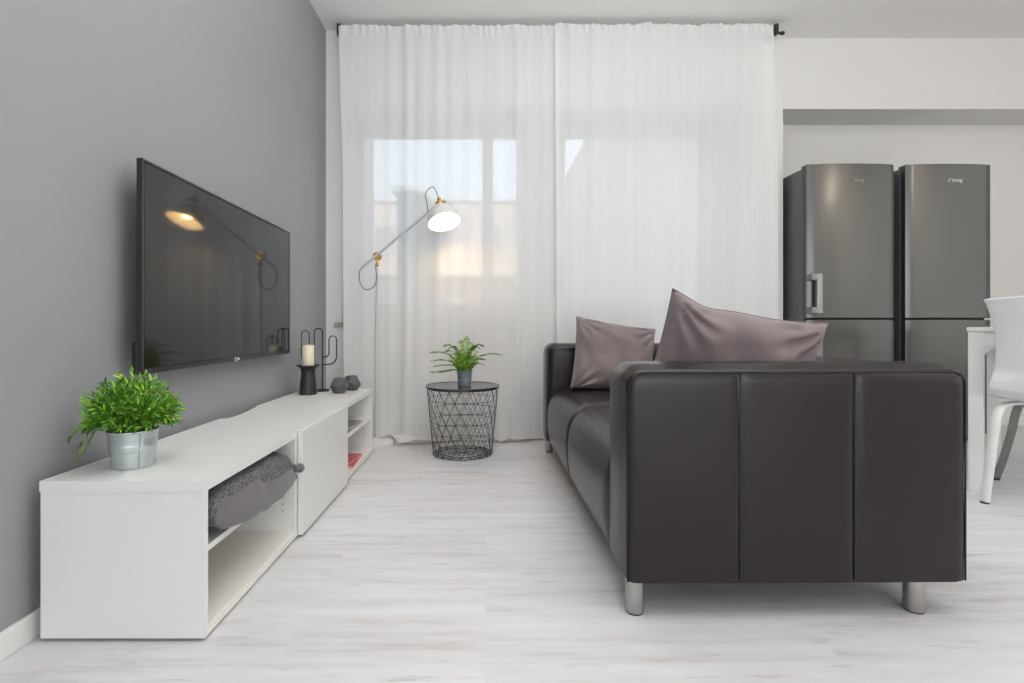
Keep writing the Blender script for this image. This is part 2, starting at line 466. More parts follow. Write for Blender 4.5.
# ------------------------------------------------------------------ grassy plant in zinc bucket
random.seed(7)
pb = thing('potted_plant', 'bushy bright green plant in a ribbed zinc pot on the cabinet top', 'potted plant', (-.94, 1.362, BT+.0005))
prof = [(0, .0), (.0485, 0), (.050, .004)]
for k in range(30):
    z = .004 + .092*k/29
    r = .050+.0115*(z/.1)
    if abs(z-.052) < .004 or abs(z-.060) < .0035: r += .0012
    if abs(z-.074) < .002: r -= .0006
    prof.append((r, z))
prof += [(.0630, .0985), (.0630, .101), (.0605, .101), (.0575, .09), (.0495, .01), (0, .01)]
bm = bmesh.new(); add_lathe(bm, prof, 48)
bk = obj('pot', bm, M['zinc'], pb, smooth='auto')
sa = R(-41)
bm = bmesh.new(); add_tube(bm, [((.0506+.0115*(z/.1))*math.cos(sa), (.0506+.0115*(z/.1))*math.sin(sa), z) for z in (.004, .05, .098)], .0012, 6)
obj('seam', bm, M['zinc_dark'], bk)
for zz in (.060, .066, .072, .078):
    bm = bmesh.new(); add_tube(bm, [((.0503+.0115*(zz/.1))*math.cos(a), (.0503+.0115*(zz/.1))*math.sin(a), zz) for a in [R(-31+k*5) for k in range(7)]], .0009, 5)
    obj('embossed_line', bm, M['zinc_dark'], bk)
bm = bmesh.new(); add_lathe(bm, [(0, .085), (.0565, .085)], 24); obj('soil', bm, M['soil'], pb)
def add_leaf(bm, p, d, L, w, mi, droop=.2):
    d = d.normalized(); side = d.cross(Vector((0, 0, 1)))
    if side.length < .1: side = Vector((1, 0, 0))
    side = (side.normalized()*random.uniform(.6, 1) + Vector((random.uniform(-.5, .5), random.uniform(-.5, .5), random.uniform(-.6, .6)))*.7)
    side = (side-d*side.dot(d)).normalized()
    up = side.cross(d)
    a = p; m1 = p+d*L*.35 - up*.0; m2 = p+d*L*.7-Vector((0, 0, droop*L*.25)); e = p+d*L-Vector((0, 0, droop*L*.6))
    v = [bm.verts.new(q) for q in (a, m1+side*w+up*w*.3, m1, m1-side*w+up*w*.3, m2+side*w*.75+up*w*.2, m2, m2-side*w*.75+up*w*.2, e)]
    for f in ((0, 1, 2), (0, 2, 3), (1, 4, 5, 2), (2, 5, 6, 3), (4, 7, 5), (5, 7, 6)):
        fc = bm.faces.new([v[i] for i in f]); fc.material_index = mi
bm = bmesh.new(); sb = bmesh.new()
for s in range(300):
    az = random.uniform(0, 2*PI); el = math.acos(random.uniform(.02, 1))   # polar angle from vertical
    el = el*1.02
    L = random.uniform(.80, 1.05)*(.060+.064*math.cos(min(el, 1.5)))
    if math.cos(az) < -.6: L *= 1.05
    base = Vector((.034*math.cos(az)*min(1, el), .034*math.sin(az)*min(1, el), .088))
    d = Vector((.93*math.sin(el)*math.cos(az), .93*math.sin(el)*math.sin(az), math.cos(el)+.12))
    pts = []
    for k in range(9):
        t = k/8
        p = base + d*L*t + Vector((0, 0, .022*math.sin(PI*t*.8)))
        pts.append(p)
    for p in pts: p.x = max(p.x, -.158); p.z = max(p.z, .098)
    add_tube(sb, pts, .0007, 4, caps=False)
    for k in range(2, 9):
        tn = (pts[k]-pts[k-1]).normalized()
        for q in range(2 if k < 8 else 3):
            dv = tn*random.uniform(.5, 1.0) + Vector((random.uniform(-1, 1), random.uniform(-1, 1), random.uniform(-.5, .8)))*.62
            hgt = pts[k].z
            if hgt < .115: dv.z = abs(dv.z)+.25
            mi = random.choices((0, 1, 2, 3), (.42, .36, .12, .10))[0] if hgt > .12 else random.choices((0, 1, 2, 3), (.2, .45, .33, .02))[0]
            Lf = random.uniform(.016, .030)
            if pts[k].x + dv.normalized().x*Lf < -.166: continue
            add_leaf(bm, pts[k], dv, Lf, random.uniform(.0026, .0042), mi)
# a few stray drooping sprigs at the wall side
for (ex, ey, ez) in ((-.150, -.03, .092), (-.115, -.045, .062), (-.095, -.055, .05), (-.135, -.02, .105), (.115, -.01, .145), (.105, .03, .12)):
    pts = smooth_path([(ex*.2, ey*.2, .09), (ex*.6, ey*.6, .13 if ez < .12 else .14), (ex, ey, ez)], 5)
    add_tube(sb, pts, .0007, 4, caps=False)
    for k in range(3, len(pts)):
        for q in range(2):
            dv = (pts[k]-pts[k-1]).normalized() + Vector((random.uniform(-.4, .4), random.uniform(-.8, .4), random.uniform(-.5, .4)))
            if pts[k].x < -.15: dv.x = abs(dv.x)*.2
            add_leaf(bm, pts[k], dv, random.uniform(.02, .032), .0033, random.choice((0, 1, 4, 4)))
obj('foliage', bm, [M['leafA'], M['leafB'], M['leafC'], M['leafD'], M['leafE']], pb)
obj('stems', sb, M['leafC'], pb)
pb.scale = (.95, .95, .97)

# ------------------------------------------------------------------ candle holder, candle, wire cactus, two faceted ornaments
cz = BT+.0005
bm = bmesh.new()
add_lathe(bm, [(0, 0), (.047, 0), (.0475, .003), (.046, .03), (.041, .075), (.037, .11), (.0365, .125), (.040, .14), (.054, .152), (.061, .156), (.061, .160), (.052, .158), (.036, .152), (0, .152)], 40)
tag(obj('candle_holder', bm, M['black_metal'], smooth='auto', loc=(-.972, 2.79, cz)), 'matt black flared candle holder under a thick ivory candle', 'candle holder')
bm = bmesh.new()
add_lathe(bm, [(0, 0), (.031, 0), (.032, .003), (.032, .110), (.030, .1135), (.02, .116), (.006, .1145), (0, .1145)], 32)
cd = tag(thing('candle', 'thick ivory pillar candle standing in the black holder', 'candle', (-.972, 2.79, cz+.1525)), 'thick ivory pillar candle standing in the black holder', 'candle')
obj('wax', bm, M['wax'], cd, smooth='auto')
bm = bmesh.new(); add_tube(bm, [(0, 0, .1145), (.0006, 0, .121), (.003, 0, .126)], .0011, 6); obj('wick', bm, M['paper'], cd)

def wire_loop(bm, pts, r=.0028): add_tube(bm, smooth_path(pts, 6), r, 7)
ct = thing('cactus_ornament', 'black wire cactus ornament behind the ivory candle', 'ornament', (-.962, 2.93, BT+.0005), R(20))
def arch(xc, z0, z1, w, y):     # an upright outlined stem with a round top
    pts = [(xc-w, y, z0)] + [(xc-w, y, z0+(z1-w-z0)*k/4) for k in range(1, 5)]
    pts += [(xc-w*math.cos(a), y, z1-w+w*math.sin(a)) for a in [PI*k/8 for k in range(1, 8)]]
    pts += [(xc+w, y, z1-w-(z1-w-z0)*k/4) for k in range(0, 5)]
    return pts
bm = bmesh.new()
for y in (-.017, .017): add_tube(bm, arch(0, .004, .358, .022, y), .0030, 7)
for z in (.10, .22): 
    for sx in (-.022, .022): add_tube(bm, [(sx, -.017, z), (sx, .017, z)], .0024, 6)
add_tube(bm, [(0, -.017, .352), (0, .017, .352)], .0026, 6)
obj('trunk', bm, M['black_metal'], ct, smooth=True)
def arm_wire(sg, zt, z0, reach):
    bm = bmesh.new()
    for y in (-.015, .015):
        o_ = []; i_ = []
        xo, xi = reach, reach-.042
        o_ += [(sg*.022, y, z0), (sg*(xo-.05), y, z0)]
        o_ += [(sg*(xo-.045+.045*math.sin(a)), y, z0+.045-.045*math.cos(a)) for a in [PI/2*k/6 for k in range(1, 7)]]
        o_ += [(sg*xo, y, zt-.021)]
        o_ += [(sg*((xo+xi)/2+.021*math.cos(a)), y, zt-.021+.021*math.sin(a)) for a in [PI*k/8 for k in range(1, 8)]]
        o_ += [(sg*xi, y, zt-.021), (sg*xi, y, z0+.062), (sg*(xi-.006), y, z0+.05), (sg*(xi-.016), y, z0+.043), (sg*.022, y, z0+.042)]
        add_tube(bm, o_, .0028, 7)
    add_tube(bm, [(sg*(reach-.021), -.015, zt), (sg*(reach-.021), .015, zt)], .0024, 6)
    return bm
obj('cactus_arm', arm_wire(-1, .345, .165, .092), M['black_metal'], ct, smooth=True)
obj('cactus_arm', arm_wire(1, .315, .150, .100), M['black_metal'], ct, smooth=True)
bm = bmesh.new()
for rr in (.034, .056): add_tube(bm, [(rr*math.cos(a)*1.1, rr*math.sin(a), .003) for a in [2*PI*k/28 for k in range(28)]], .0028, 7, closed=True)
for a in (0, PI/2, PI, 3*PI/2): add_tube(bm, [(0, 0, .003), (.0616*math.cos(a), .056*math.sin(a), .003)], .0024, 6)
obj('wire_base', bm, M['black_metal'], ct, smooth=True)

def dodeca(r):
    bm = bmesh.new(); ph = (1+5**.5)/2
    vs = [(a, b, c) for a in (-1, 1) for b in (-1, 1) for c in (-1, 1)]
    for a in (-1, 1):
        for b in (-1, 1):
            vs += [(0, a/ph, b*ph), (a/ph, b*ph, 0), (a*ph, 0, b/ph)]
    for v in vs: bm.verts.new(Vector(v)*r/math.sqrt(3))
    bmesh.ops.convex_hull(bm, input=bm.verts)
    bmesh.ops.dissolve_limit(bm, angle_limit=.05, verts=bm.verts, edges=bm.edges)
    # set on a face
    fn = min(bm.faces, key=lambda f: f.normal.z).normal
    rot = Vector(fn).rotation_difference(Vector((0, 0, -1))).to_matrix().to_4x4()
    bmesh.ops.transform(bm, matrix=rot, verts=bm.verts)
    zmin = min(v.co.z for v in bm.verts)
    bmesh.ops.translate(bm, vec=(0, 0, -zmin), verts=bm.verts)
    bmesh.ops.bevel(bm, geom=list(bm.edges), offset=.0015, segments=1, affect='EDGES')
    return bm
d1 = obj('faceted_ornament', dodeca(.053), M['stone'], loc=(-.815, 2.84, BT+.0005), rot=(0, 0, R(20)))
tag(d1, 'charcoal faceted stone ball nearer the candle holder', 'ornament', 'faceted stone balls')
d2 = d1.copy(); C.objects.link(d2); d2.location = (-.780, 2.968, BT+.0005); d2.rotation_euler = (0, 0, R(52))
d2['label'] = 'charcoal faceted stone ball at the curtain end of the cabinet top'

# ------------------------------------------------------------------ pillows
def pillow_bm(w, h, t, seed=1, n=44, pinch=.10, wr=.006, dirs=None, sag=0.0):
    bm = bmesh.new(); grid = {}
    for s in (1, -1):
        for i in range(n+1):
            for j in range(n+1):
                u, v = i/n*2-1, j/n*2-1
                edge = (i in (0, n) or j in (0, n))
                if s == -1 and edge: grid[(s, i, j)] = grid[(1, i, j)]; continue
                px = 1-pinch*(1-v*v)**.8*(u*u)**.9*.0 - pinch*(1-abs(v)**2)*abs(u)**3
                py = 1-pinch*(1-abs(u)**2)*abs(v)**3
                x, y = u*w/2*px, v*h/2*py
                f = ((1-u**4)*(1-v**4))**.55
                f *= 1-.12*(u*u+v*v)/2
                z = s*t/2*f
                if not edge:
                    q = Vector((x*9, y*9, s*2.3+seed*7.1))
                    z += wr*noise.noise(q)*f*1.4
                    # creases running out of the corners
                    for (cx, cy) in ((-1, -1), (1, -1), (-1, 1), (1, 1)):
                        dx, dy = u-cx, v-cy; rr = math.hypot(dx, dy); a = math.atan2(dy*-cy, dx*-cx)
                        z += s*wr*.75*math.sin(a*15+seed*2.3+rr*2.5)*math.exp(-((rr-.38)/.28)**2)
                    # long soft folds
                    fx = u*.8+v*.6+.25*noise.noise(Vector((u*1.5, v*1.5, seed)))
                    z += s*wr*.5*math.sin(fx*9+seed)*f
                y -= sag*((1-u*u)+1.1*math.exp(-((u+.55)/.28)**2))*max(0, v)**2
                grid[(s, i, j)] = bm.verts.new((x, y, z))
        for i in range(n):
            for j in range(n):
                bm.faces.new([grid[(s, a, b)] for a, b in ((i, j), (i+1, j), (i+1, j+1), (i, j+1))])
    return bm
def piping_bm(w, h, pinch, r, n=44, sag=0):
    pts = []
    def P(u, v):
        px = 1-pinch*(1-abs(v)**2)*abs(u)**3; py = 1-pinch*(1-abs(u)**2)*abs(v)**3
        return (u*w/2*px, v*h/2*py - sag*((1-u*u)+1.1*math.exp(-((u+.55)/.28)**2))*max(0, v)**2, 0)
    for k in range(n): pts.append(P(-1+2*k/n, -1))
    for k in range(n): pts.append(P(1, -1+2*k/n))
    for k in range(n): pts.append(P(1-2*k/n, 1))
    for k in range(n): pts.append(P(-1, 1-2*k/n))
    bm = bmesh.new(); add_tube(bm, pts, r, 6, closed=True); return bm

def cushion(label, w, h, t, mtx, seed, pinch, wr, group=None, sag=0):
    o = obj('throw_cushion', pillow_bm(w, h, t, seed, pinch=pinch, wr=wr, sag=sag), M['mauve'], smooth=True)
    tag(o, label, 'cushion', group); o.matrix_world = mtx
    p = obj('seam_edge', piping_bm(w, h, pinch, .0022, sag=sag), M['mauve'], o, smooth=True)
    inv = mtx.inverted()                       # the soft bottom is squashed flat on the seat
    for q in (o, p):
        for v_ in q.data.vertices:
            wv = mtx @ v_.co
            if wv.z < .445:
                wv.z = .4245 + max(0, .0205-(.445-wv.z)*.35)
                v_.co = inv @ wv
    return o
def basis(origin, xdir, ydir):
    x = Vector(xdir).normalized(); z = x.cross(Vector(ydir)).normalized(); y = z.cross(x)
    m = Matrix((x, y, z)).transposed().to_4x4(); m.translation = origin; return m

# ------------------------------------------------------------------ sofa (front faces -X)
SL, SD, SH, SB, AW = 1.80, .886, .655, .092, .205
sofa = thing('leather_sofa', 'dark grey leather two-seat sofa on short steel legs', 'sofa', (.364, 1.326, 0), R(.5))
def rr_outline(x0, x1, z0, z1, r, n=8, rb=.012):
    pts = []; r2_ = r*.66
    for (cx, cz_, a0, rad) in ((x1-r2_, z1-r2_, 0, r2_), (x0+r, z1-r, PI/2, r), (x0+rb, z0+rb, PI, rb), (x1-rb, z0+rb, 1.5*PI, rb)):
        for k in range(n+1):
            a = a0+PI/2*k/n; pts.append((cx+rad*math.cos(a), cz_+rad*math.sin(a)))
    return pts
def loft_y(bm, sections, cap=True):
    rings = [[bm.verts.new((x, y, z)) for x, z in pts] for y, pts in sections]
    n = len(rings[0])
    for a, b in zip(rings, rings[1:]):
        for k in range(n): bm.faces.new((a[k], a[(k+1) % n], b[(k+1) % n], b[k]))
    if cap: bm.faces.new(rings[0]); bm.faces.new(rings[-1][::-1])
def armrest(y_out, y_in, lbl=None):
    s = 1 if y_in > y_out else -1
    bm = bmesh.new(); secs = []
    N_ = 9
    L = abs(y_in-y_out)
    for k in range(N_+1):
        t = k/N_
        y = y_out+s*L*t
        d = 0.0
        e = min(t, 1-t)*L
        inner = t > .5
        b = .035 if inner else .020
        if e < b: d = b-math.sqrt(max(0, b*b-(b-e)**2))
        bul = .006*math.sin(PI*t)
        secs.append((y, rr_outline(d-bul, SD-d, SB, SH-d+bul*.7, .05)))
    # extra rings near both ends for a rounded edge
    secs2 = []
    for e in (0, .003, .008, .014, .020): 
        d = .016-math.sqrt(max(0, .016**2-(.016-min(e, .016))**2)); secs2.append((y_out+s*e, rr_outline(d, SD-d, SB, SH-.008-d, .05)))
    for t in (.2, .35, .5, .65, .8):
        bul = .006*math.sin(PI*t); secs2.append((y_out+s*L*t, rr_outline(-bul, SD, SB, SH+bul*.6, .05)))
    for e in (.035, .022, .012, .005, 0):
        d = .035-math.sqrt(max(0, .035**2-(.035-e)**2)); secs2.append((y_in-s*e, rr_outline(d, SD-d, SB, SH-d, .05)))
    loft_y(bm, secs2)
    a = obj('armrest', bm, M['leather'], sofa, smooth='auto')
    # outer face: three slightly stuffed panels between stitched seams
    seams = (.295, .593)
    x0, x1, z0, z1, rad = .004, SD-.004, SB+.004, SH-.018, .045
    edges_ = (x0,)+seams+(x1,)
    for q in range(3):
        a0, a1 = edges_[q], edges_[q+1]
        bm = bmesh.new(); nx, nz = 26, 40; gd = {}
        for i in range(nx+1):
            for j in range(nz+1):
                u = i/nx; v = j/nz
                x = a0+.0012+(a1-a0-.0024)*u
                top = z1
                for (cx, sg, rd) in ((x0+rad, -1, rad), (x1-rad*.66, 1, rad*.66)):
                    if (x-cx)*sg > 0:
                        top = min(top, z1-rd+math.sqrt(max(0, rd*rd-(x-cx)**2)))
                z = z0+(top-z0)*v
                du = min(u, 1-u)*(a1-a0); dv = (1-v)*(top-z0)
                f = (1-math.exp(-du/.006))*(1-math.exp(-dv/.008))
                off = .0055*f + .002*math.sin(PI*u)*math.sin(PI*min(1, v)) + .0012*noise.noise(Vector((x*7, z*7, q+2.2)))
                gd[i, j] = bm.verts.new((x, y_out-s*(off-.0015), z))
        for i in range(nx):
            for j in range(nz):
                bm.faces.new([gd[p] for p in ((i, j), (i+1, j), (i+1, j+1), (i, j+1))])
        obj('side_panel', bm, M['leather'], a, smooth=True)
    bm = bmesh.new()
    path = [(x0-.002, SB+.004), (x0-.002, z1-rad)] + [(x0+rad-.002-rad*math.cos(t), z1-rad+(rad+.002)*math.sin(t)) for t in [PI/2*k/8 for k in range(1, 9)]]
    rq = rad*.66; path += [(x1-rq, z1+.002)] + [(x1-rq+(rq+.002)*math.sin(t), z1-rq+(rq+.002)*math.cos(t)) for t in [PI/2*k/8 for k in range(1, 9)]] + [(x1+.002, SB+.004)]
    add_tube(bm, [(x, y_out+s*.001, z) for x, z in path], .0026, 6)
    obj('piping', bm, M['leather'], a, smooth=True)
    for sx in seams:
        obj('stitched_seam', add_tube(bmesh.new(), [(sx, y_out-s*.0015, SB+.006), (sx, y_out-s*.0015, z1)], .0016, 6), M['seam'], a)
    return a
armrest(0, AW); armrest(SL, SL-AW)
# seat
prof = [(.665, .10), (.03, SB), (.012, .094), (.004, .12), (-.004, .18), (-.006, .25), (.0, .31), (.014, .352), (.038, .385), (.075, .408), (.12, .418), (.2, .422), (.35, .420), (.5, .412), (.665, .405)]
bm = bmesh.new(); secs = []
ya, yb = AW-.01, SL-AW+.01; ns = 60
for k in range(ns+1):
    y = ya+(yb-ya)*k/ns
    ds = abs(y-(ya+yb)/2); de = min(y-ya, yb-y)
    groove = math.exp(-(ds/.009)**2)*.012 + math.exp(-(de/.02)**2)*.014 - .005*math.sin(PI*min(1, ds/((yb-ya)/2)))
    pts = []
    for i, (x, z) in enumerate(prof):
        w = 0 if i < 3 else 1
        nx_, nz_ = (1, 0) if z < .3 and i > 1 else (.3, -1) if x > .1 else (.7, -.7)
        pts.append((x+groove*nx_*w, z+groove*nz_*w*.8))
    secs.append((y, pts))
loft_y(bm, secs)
seat = obj('seat', bm, M['leather'], sofa, smooth='auto')
bm = bmesh.new(); ym = (ya+yb)/2
add_tube(bm, [(x+.0125*(1 if z < .3 else .5), ym, z-(.009 if z > .3 else 0)) for x, z in prof[3:]], .0022, 6); obj('seat_seam', bm, M['seam'], seat)
# backrest
bm = bmesh.new()
secs = []
for y in (AW-.005, AW+.015, AW+.06, SL/2-.02, SL/2, SL/2+.02, SL-AW-.06, SL-AW-.015, SL-AW+.005):
    d = .010 if abs(y-SL/2) < .01 or y < AW or y > SL-AW else 0
    secs.append((y, rr_outline(.655+d, SD-.004, .11, SH-.004-d, .045)))
loft_y(bm, secs); obj('backrest', bm, M['leather'], sofa, smooth='auto')
obj('base_frame', box(.05, SD-.03, .03, SL-.03, SB-.012, SB+.03), M['black'], sofa)
for (lx, ly) in ((.030, .036), (SD-.107, .036), (.030, SL-.036), (SD-.107, SL-.036)):
    bm = bmesh.new(); add_lathe(bm, [(0, .004), (.0235, .004), (.0245, .006), (.0245, SB-.002)], 28)
    lg = obj('leg', bm, M['chrome'], sofa, smooth='auto', loc=(lx, ly, 0))
    bm = bmesh.new(); add_lathe(bm, [(0, 0), (.0225, 0), (.0225, .005), (0, .005)], 24); obj('foot_pad', bm, M['black'], lg)
S = sofa.matrix_basis
# cushions leaning on the arms inside the sofa
cushion('larger mauve satin cushion rising above the near sofa arm', .505, .49, .17,
        basis((.775, 1.656, .588), (1, .02, -.225), (.27, -.22, 1)), 3, .055, .015, 'mauve cushions', sag=.014)
cushion('mauve satin cushion leaning on the far sofa arm beside the curtain', .455, .42, .15,
        basis((.690, 2.775, .575), (1, .10, -.16), (.20, .28, 1)), 5, .05, .013, 'mauve cushions')

# ------------------------------------------------------------------ grey cushion inside the near cabinet
def bay_cushion():
    n = 60; bm = bmesh.new(); grid = {}
    L, D, T = .535, .335, .127
    for s in (1, -1):
        for i in range(n+1):
            for j in range(n+1):
                u, v = i/n*2-1, j/n*2-1
                edge = i in (0, n) or j in (0, n)
                if s == -1 and edge: grid[s, i, j] = grid[1, i, j]; continue
                x, y = v*D/2*(1-.10*abs(u)**3), u*L/2*(1-.08*(1-v*v)*abs(u)**3)
                f = ((1-abs(u)**3.5)*(1-abs(v)**4))**.45
                z = s*T/2*f
                # front half droops over the shelf edge; far end rises
                z += -.055*max(0, (v-.78)/.22)**1.3*(1-.6*max(0, -u))-.004*max(0, v)
                if not edge: z += .006*noise.noise(Vector((x*14, y*14, s)))*f + (.005*math.sin(y*60+x*30)*f if v > .3 and u > -.2 else 0)
                grid[s, i, j] = bm.verts.new((x, y, z))
        for i in range(n):
            for j in range(n):
                fc = bm.faces.new([grid[s, a, b] for a, b in ((i, j), (i+1, j), (i+1, j+1), (i, j+1))])
                u, v = (i+.5)/n*2-1, (j+.5)/n*2-1
                knit = (s == 1) and v < .90+.05*math.sin(u*3)
                fc.material_index = 0 if knit else 1
    return bm
bc = obj('bolster_cushion', bay_cushion(), [M['knit'], M['smooth_grey']], smooth=True, loc=(-.812, 1.530, .2915), rot=(0, R(2), 0))
tag(bc, 'grey knitted cushion bulging out of the open near cabinet', 'cushion')
bm = bmesh.new(); add_sphere(bm, (.160, .262, -.024), .016, 16); add_tube(bm, [(.145, .240, -.020), (.160, .258, -.024)], [.014, .010], 10)
obj('corner_knob', bm, M['smooth_grey'], bc, smooth=True)

# ------------------------------------------------------------------ magazines in the far cabinet
def magazine(label, loc, rz, w, h, t, cov, grp):
    m = thing('magazine', label, 'magazine', loc, R(rz), grp)
    obj('pages', box(-w/2+.001, w/2-.002, -h/2+.002, h/2-.002, .0008, t-.0008), M['paper'], m)
    bm = bmesh.new(); add_box(bm, -w/2, w/2, -h/2, h/2, 0, .0008); add_box(bm, -w/2, w/2, -h/2, h/2, t-.0008, t); add_box(bm, -w/2-.0006, -w/2+.0006, -h/2, h/2, 0, t)
    obj('cover', bm, cov, m)
magazine('dark magazine at the bottom of the far upper shelf', (-.80, 2.70, .2225), 3, .20, .27, .008, M['mag_dark'], 'magazines in far cabinet')
magazine('grey printed magazine lying on the dark one in the far cabinet', (-.79, 2.71, .231), -4, .19, .26, .007, M['mag_grey'], 'magazines in far cabinet')
magazine('red and white printed magazine at the bottom of far cabinet', (-.79, 2.74, .0325), 4, .20, .27, .010, M['mag_red'], 'magazines in far cabinet')
magazine('smaller red magazine lying on top of the red and white one', (-.785, 2.72, .043), -9, .16, .22, .008, M['mag_red'], 'magazines in far cabinet')

# ------------------------------------------------------------------ wire basket table and fern
wt = thing('wire_side_table', 'black wire basket side table with round dark top by the curtain', 'side table', (-.142, 3.045, 0))
r0, r1, zb, zt = .175, .212, .006, .392
def rad(z): return r0+(r1-r0)*(z-zb)/(zt-zb)
bm = bmesh.new(); n, rows = 20, 6; wr = .0014
def cp(k, row):
    z = zb+(zt-zb)*row/rows; a = 2*PI*k/n; return (rad(z)*math.cos(a), rad(z)*math.sin(a), z)
for row in range(rows+1):
    z = zb+(zt-zb)*row/rows
    add_tube(bm, [(rad(z)*math.cos(2*PI*k/40), rad(z)*math.sin(2*PI*k/40), z) for k in range(40)], wr*(1.4 if row in (0, rows) else 1), 6, closed=True)
for row in range(rows):
    o0 = .5*(row % 2); o1 = .5*((row+1) % 2)
    for k in range(n):
        add_tube(bm, [cp(k+o0, row), cp(k+o0+.5, row+1)], wr, 5, caps=False)
        add_tube(bm, [cp(k+o0, row), cp(k+o0-.5, row+1)], wr, 5, caps=False)
obj('wire_basket', bm, M['black_metal'], wt, smooth=True)
bm = bmesh.new()
for rr in (.058, .116): add_tube(bm, [(rr*math.cos(2*PI*k/30), rr*math.sin(2*PI*k/30), zb) for k in range(30)], wr, 5, closed=True)
for k in range(20):
    a = 2*PI*k/20
    add_tube(bm, [(.0 if k % 2 == 0 else .058*math.cos(a), .0 if k % 2 == 0 else .058*math.sin(a), zb), (r0*math.cos(a), r0*math.sin(a), zb)], wr, 5, caps=False)
    b = a+PI/20
    add_tube(bm, [(.116*math.cos(a), .116*math.sin(a), zb), (r0*math.cos(b), r0*math.sin(b), zb)], wr, 5, caps=False)
    b = a-PI/20
    add_tube(bm, [(.116*math.cos(a), .116*math.sin(a), zb), (r0*math.cos(b), r0*math.sin(b), zb)], wr, 5, caps=False)
obj('wire_bottom', bm, M['black_metal'], wt, smooth=True)
bm = bmesh.new(); add_lathe(bm, [(0, .3945), (.217, .3945), (.2195, .396), (.2195, .406), (.218, .4075), (.2165, .406), (.21, .405), (0, .405)], 64)
obj('tabletop', bm, M['tabletop'], wt, smooth='auto')

fp = thing('potted_fern', 'small green fern in grey zinc pot on the wire side table', 'potted plant', (-.130, 3.03, .4055))
bm = bmesh.new(); add_lathe(bm, [(0, 0), (.037, 0), (.038, .003), (.040, .028), (.0415, .030), (.040, .032), (.0455, .086), (.047, .088), (.047, .0905), (.0445, .090), (.041, .07), (0, .07)], 40)
obj('pot', bm, M['zinc_dark'], fp, smooth='auto')
random.seed(3)
bm = bmesh.new()
fr = [(-.205, .02, .195), (-.195, -.03, .150), (-.17, -.05, .120), (-.190, -.06, .085), (-.125, .03, .235), (-.085, -.05, .225), (.215, 0, .185), (.11, .02, .235), (.085, -.04, .225), (.015, .02, .275), (-.012, -.03, .262),
      (-.12, .08, .2), (.12, .07, .15), (-.14, -.07, .085), (.06, .09, .23), (.11, -.06, .13), (-.05, -.08, .19), (.05, -.09, .175), (-.03, .05, .25), (.04, -.02, .25)]
for i, (ex, ey, ez) in enumerate(fr):
    upr = math.hypot(ex, ey) < .06
    hgt = ez-.075
    pts = smooth_path([(ex*.06, ey*.06, .075), (ex*.32, ey*.32, .075+hgt*.60+.015), (ex*.68, ey*.68, .075+hgt*.97+.006), (ex, ey, ez)], 10)
    add_tube(bm, pts, [.0013*(1-.6*k/len(pts)) for k in range(len(pts))], 4, caps=False)
    mi = 3 if upr else (4, 1, 4, 2, 0)[i % 5]
    for k in range(5, len(pts)):
        tn = (pts[k]-pts[k-1]).normalized(); sd = tn.cross(Vector((0, .35, 1)))
        sd = sd.normalized() if sd.length > .05 else Vector((1, 0, 0))
        ll = .022*math.sin(PI*min(1, (k-2.5)/(len(pts)+1)))+.005
        for sg in (-1, 1):
            add_leaf(bm, pts[k], sd*sg+tn*.8, ll, .0030, mi if random.random() < .8 else random.choice((0, 1)), .1)
for s_ in range(150):     # dense bright heart
    az = random.uniform(0, 2*PI); el = random.uniform(.03, .75)
    d = Vector((math.sin(el)*math.cos(az), math.sin(el)*math.sin(az), math.cos(el)))
    L = random.uniform(.07, .165)*(1-.45*el)
    b = Vector((.022*math.cos(az), .022*math.sin(az), .074))
    for k in range(2, 7):
        p = b+d*L*k/6
        for q in range(2):
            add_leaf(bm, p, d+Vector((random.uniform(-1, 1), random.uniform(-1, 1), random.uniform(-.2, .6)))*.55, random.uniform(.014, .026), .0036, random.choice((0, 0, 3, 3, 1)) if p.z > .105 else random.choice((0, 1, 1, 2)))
obj('fronds', bm, [M['leafA'], M['leafB'], M['leafC'], M['leafD'], M['leafE']], fp)

# ------------------------------------------------------------------ floor lamp
LX, LY = -.712, 3.27
lp = thing('floor_lamp', 'white adjustable floor lamp with lit shade and brass joints', 'lamp', (LX, LY, 0))
bm = bmesh.new(); add_lathe(bm, [(0, 0), (.118, 0), (.120, .004), (.118, .022), (.105, .032), (.03, .037), (.012, .045), (0, .045)], 48)
obj('base', bm, M['lamp_white'], lp, smooth='auto')
J = Vector((.013, -.0, 1.205)); A0 = Vector((-.085, -.012, 1.128)); A1 = Vector((.385, -.012, 1.518)); Hd = Vector((.413, -.012, 1.548))
bm = bmesh.new(); add_tube(bm, [(0, 0, .04), (.004, 0, .6), (.013, 0, 1.19)], .0065, 12); obj('pole', bm, M['lamp_pole'], lp, smooth='auto')
bm = bmesh.new(); add_tube(bm, [A0, A1], .0082, 12); obj('arm', bm, M['lamp_pole'], lp, smooth='auto')
bm = bmesh.new()
add_lathe(bm, [(0, -.022), (.024, -.022), (.027, -.018), (.027, .006), (.024, .010), (0, .010)], 28, Matrix.Translation(J) @ Matrix.Rotation(PI/2, 4, 'X'))
add_tube(bm, [J+Vector((0, 0, -.02)), J+Vector((0, 0, -.062))], .009, 12)
add_sphere(bm, J+Vector((.0, -.004, -.055)), .0125, 14)
obj('brass_joint', bm, M['brass'], lp, smooth='auto')
bm = bmesh.new()
add_sphere(bm, Hd, .0155, 16)
add_tube(bm, [Hd+Vector((-.028, 0, -.006)), Hd+Vector((.028, 0, .004))], .008, 10)
add_sphere(bm, Hd+Vector((.030, 0, .004)), .012, 12); add_sphere(bm, Hd+Vector((-.004, 0, .02)), .0125, 12)
obj('brass_knuckle', bm, M['brass'], lp, smooth='auto')
ax = Vector((.25, -.36, -1)).normalized()
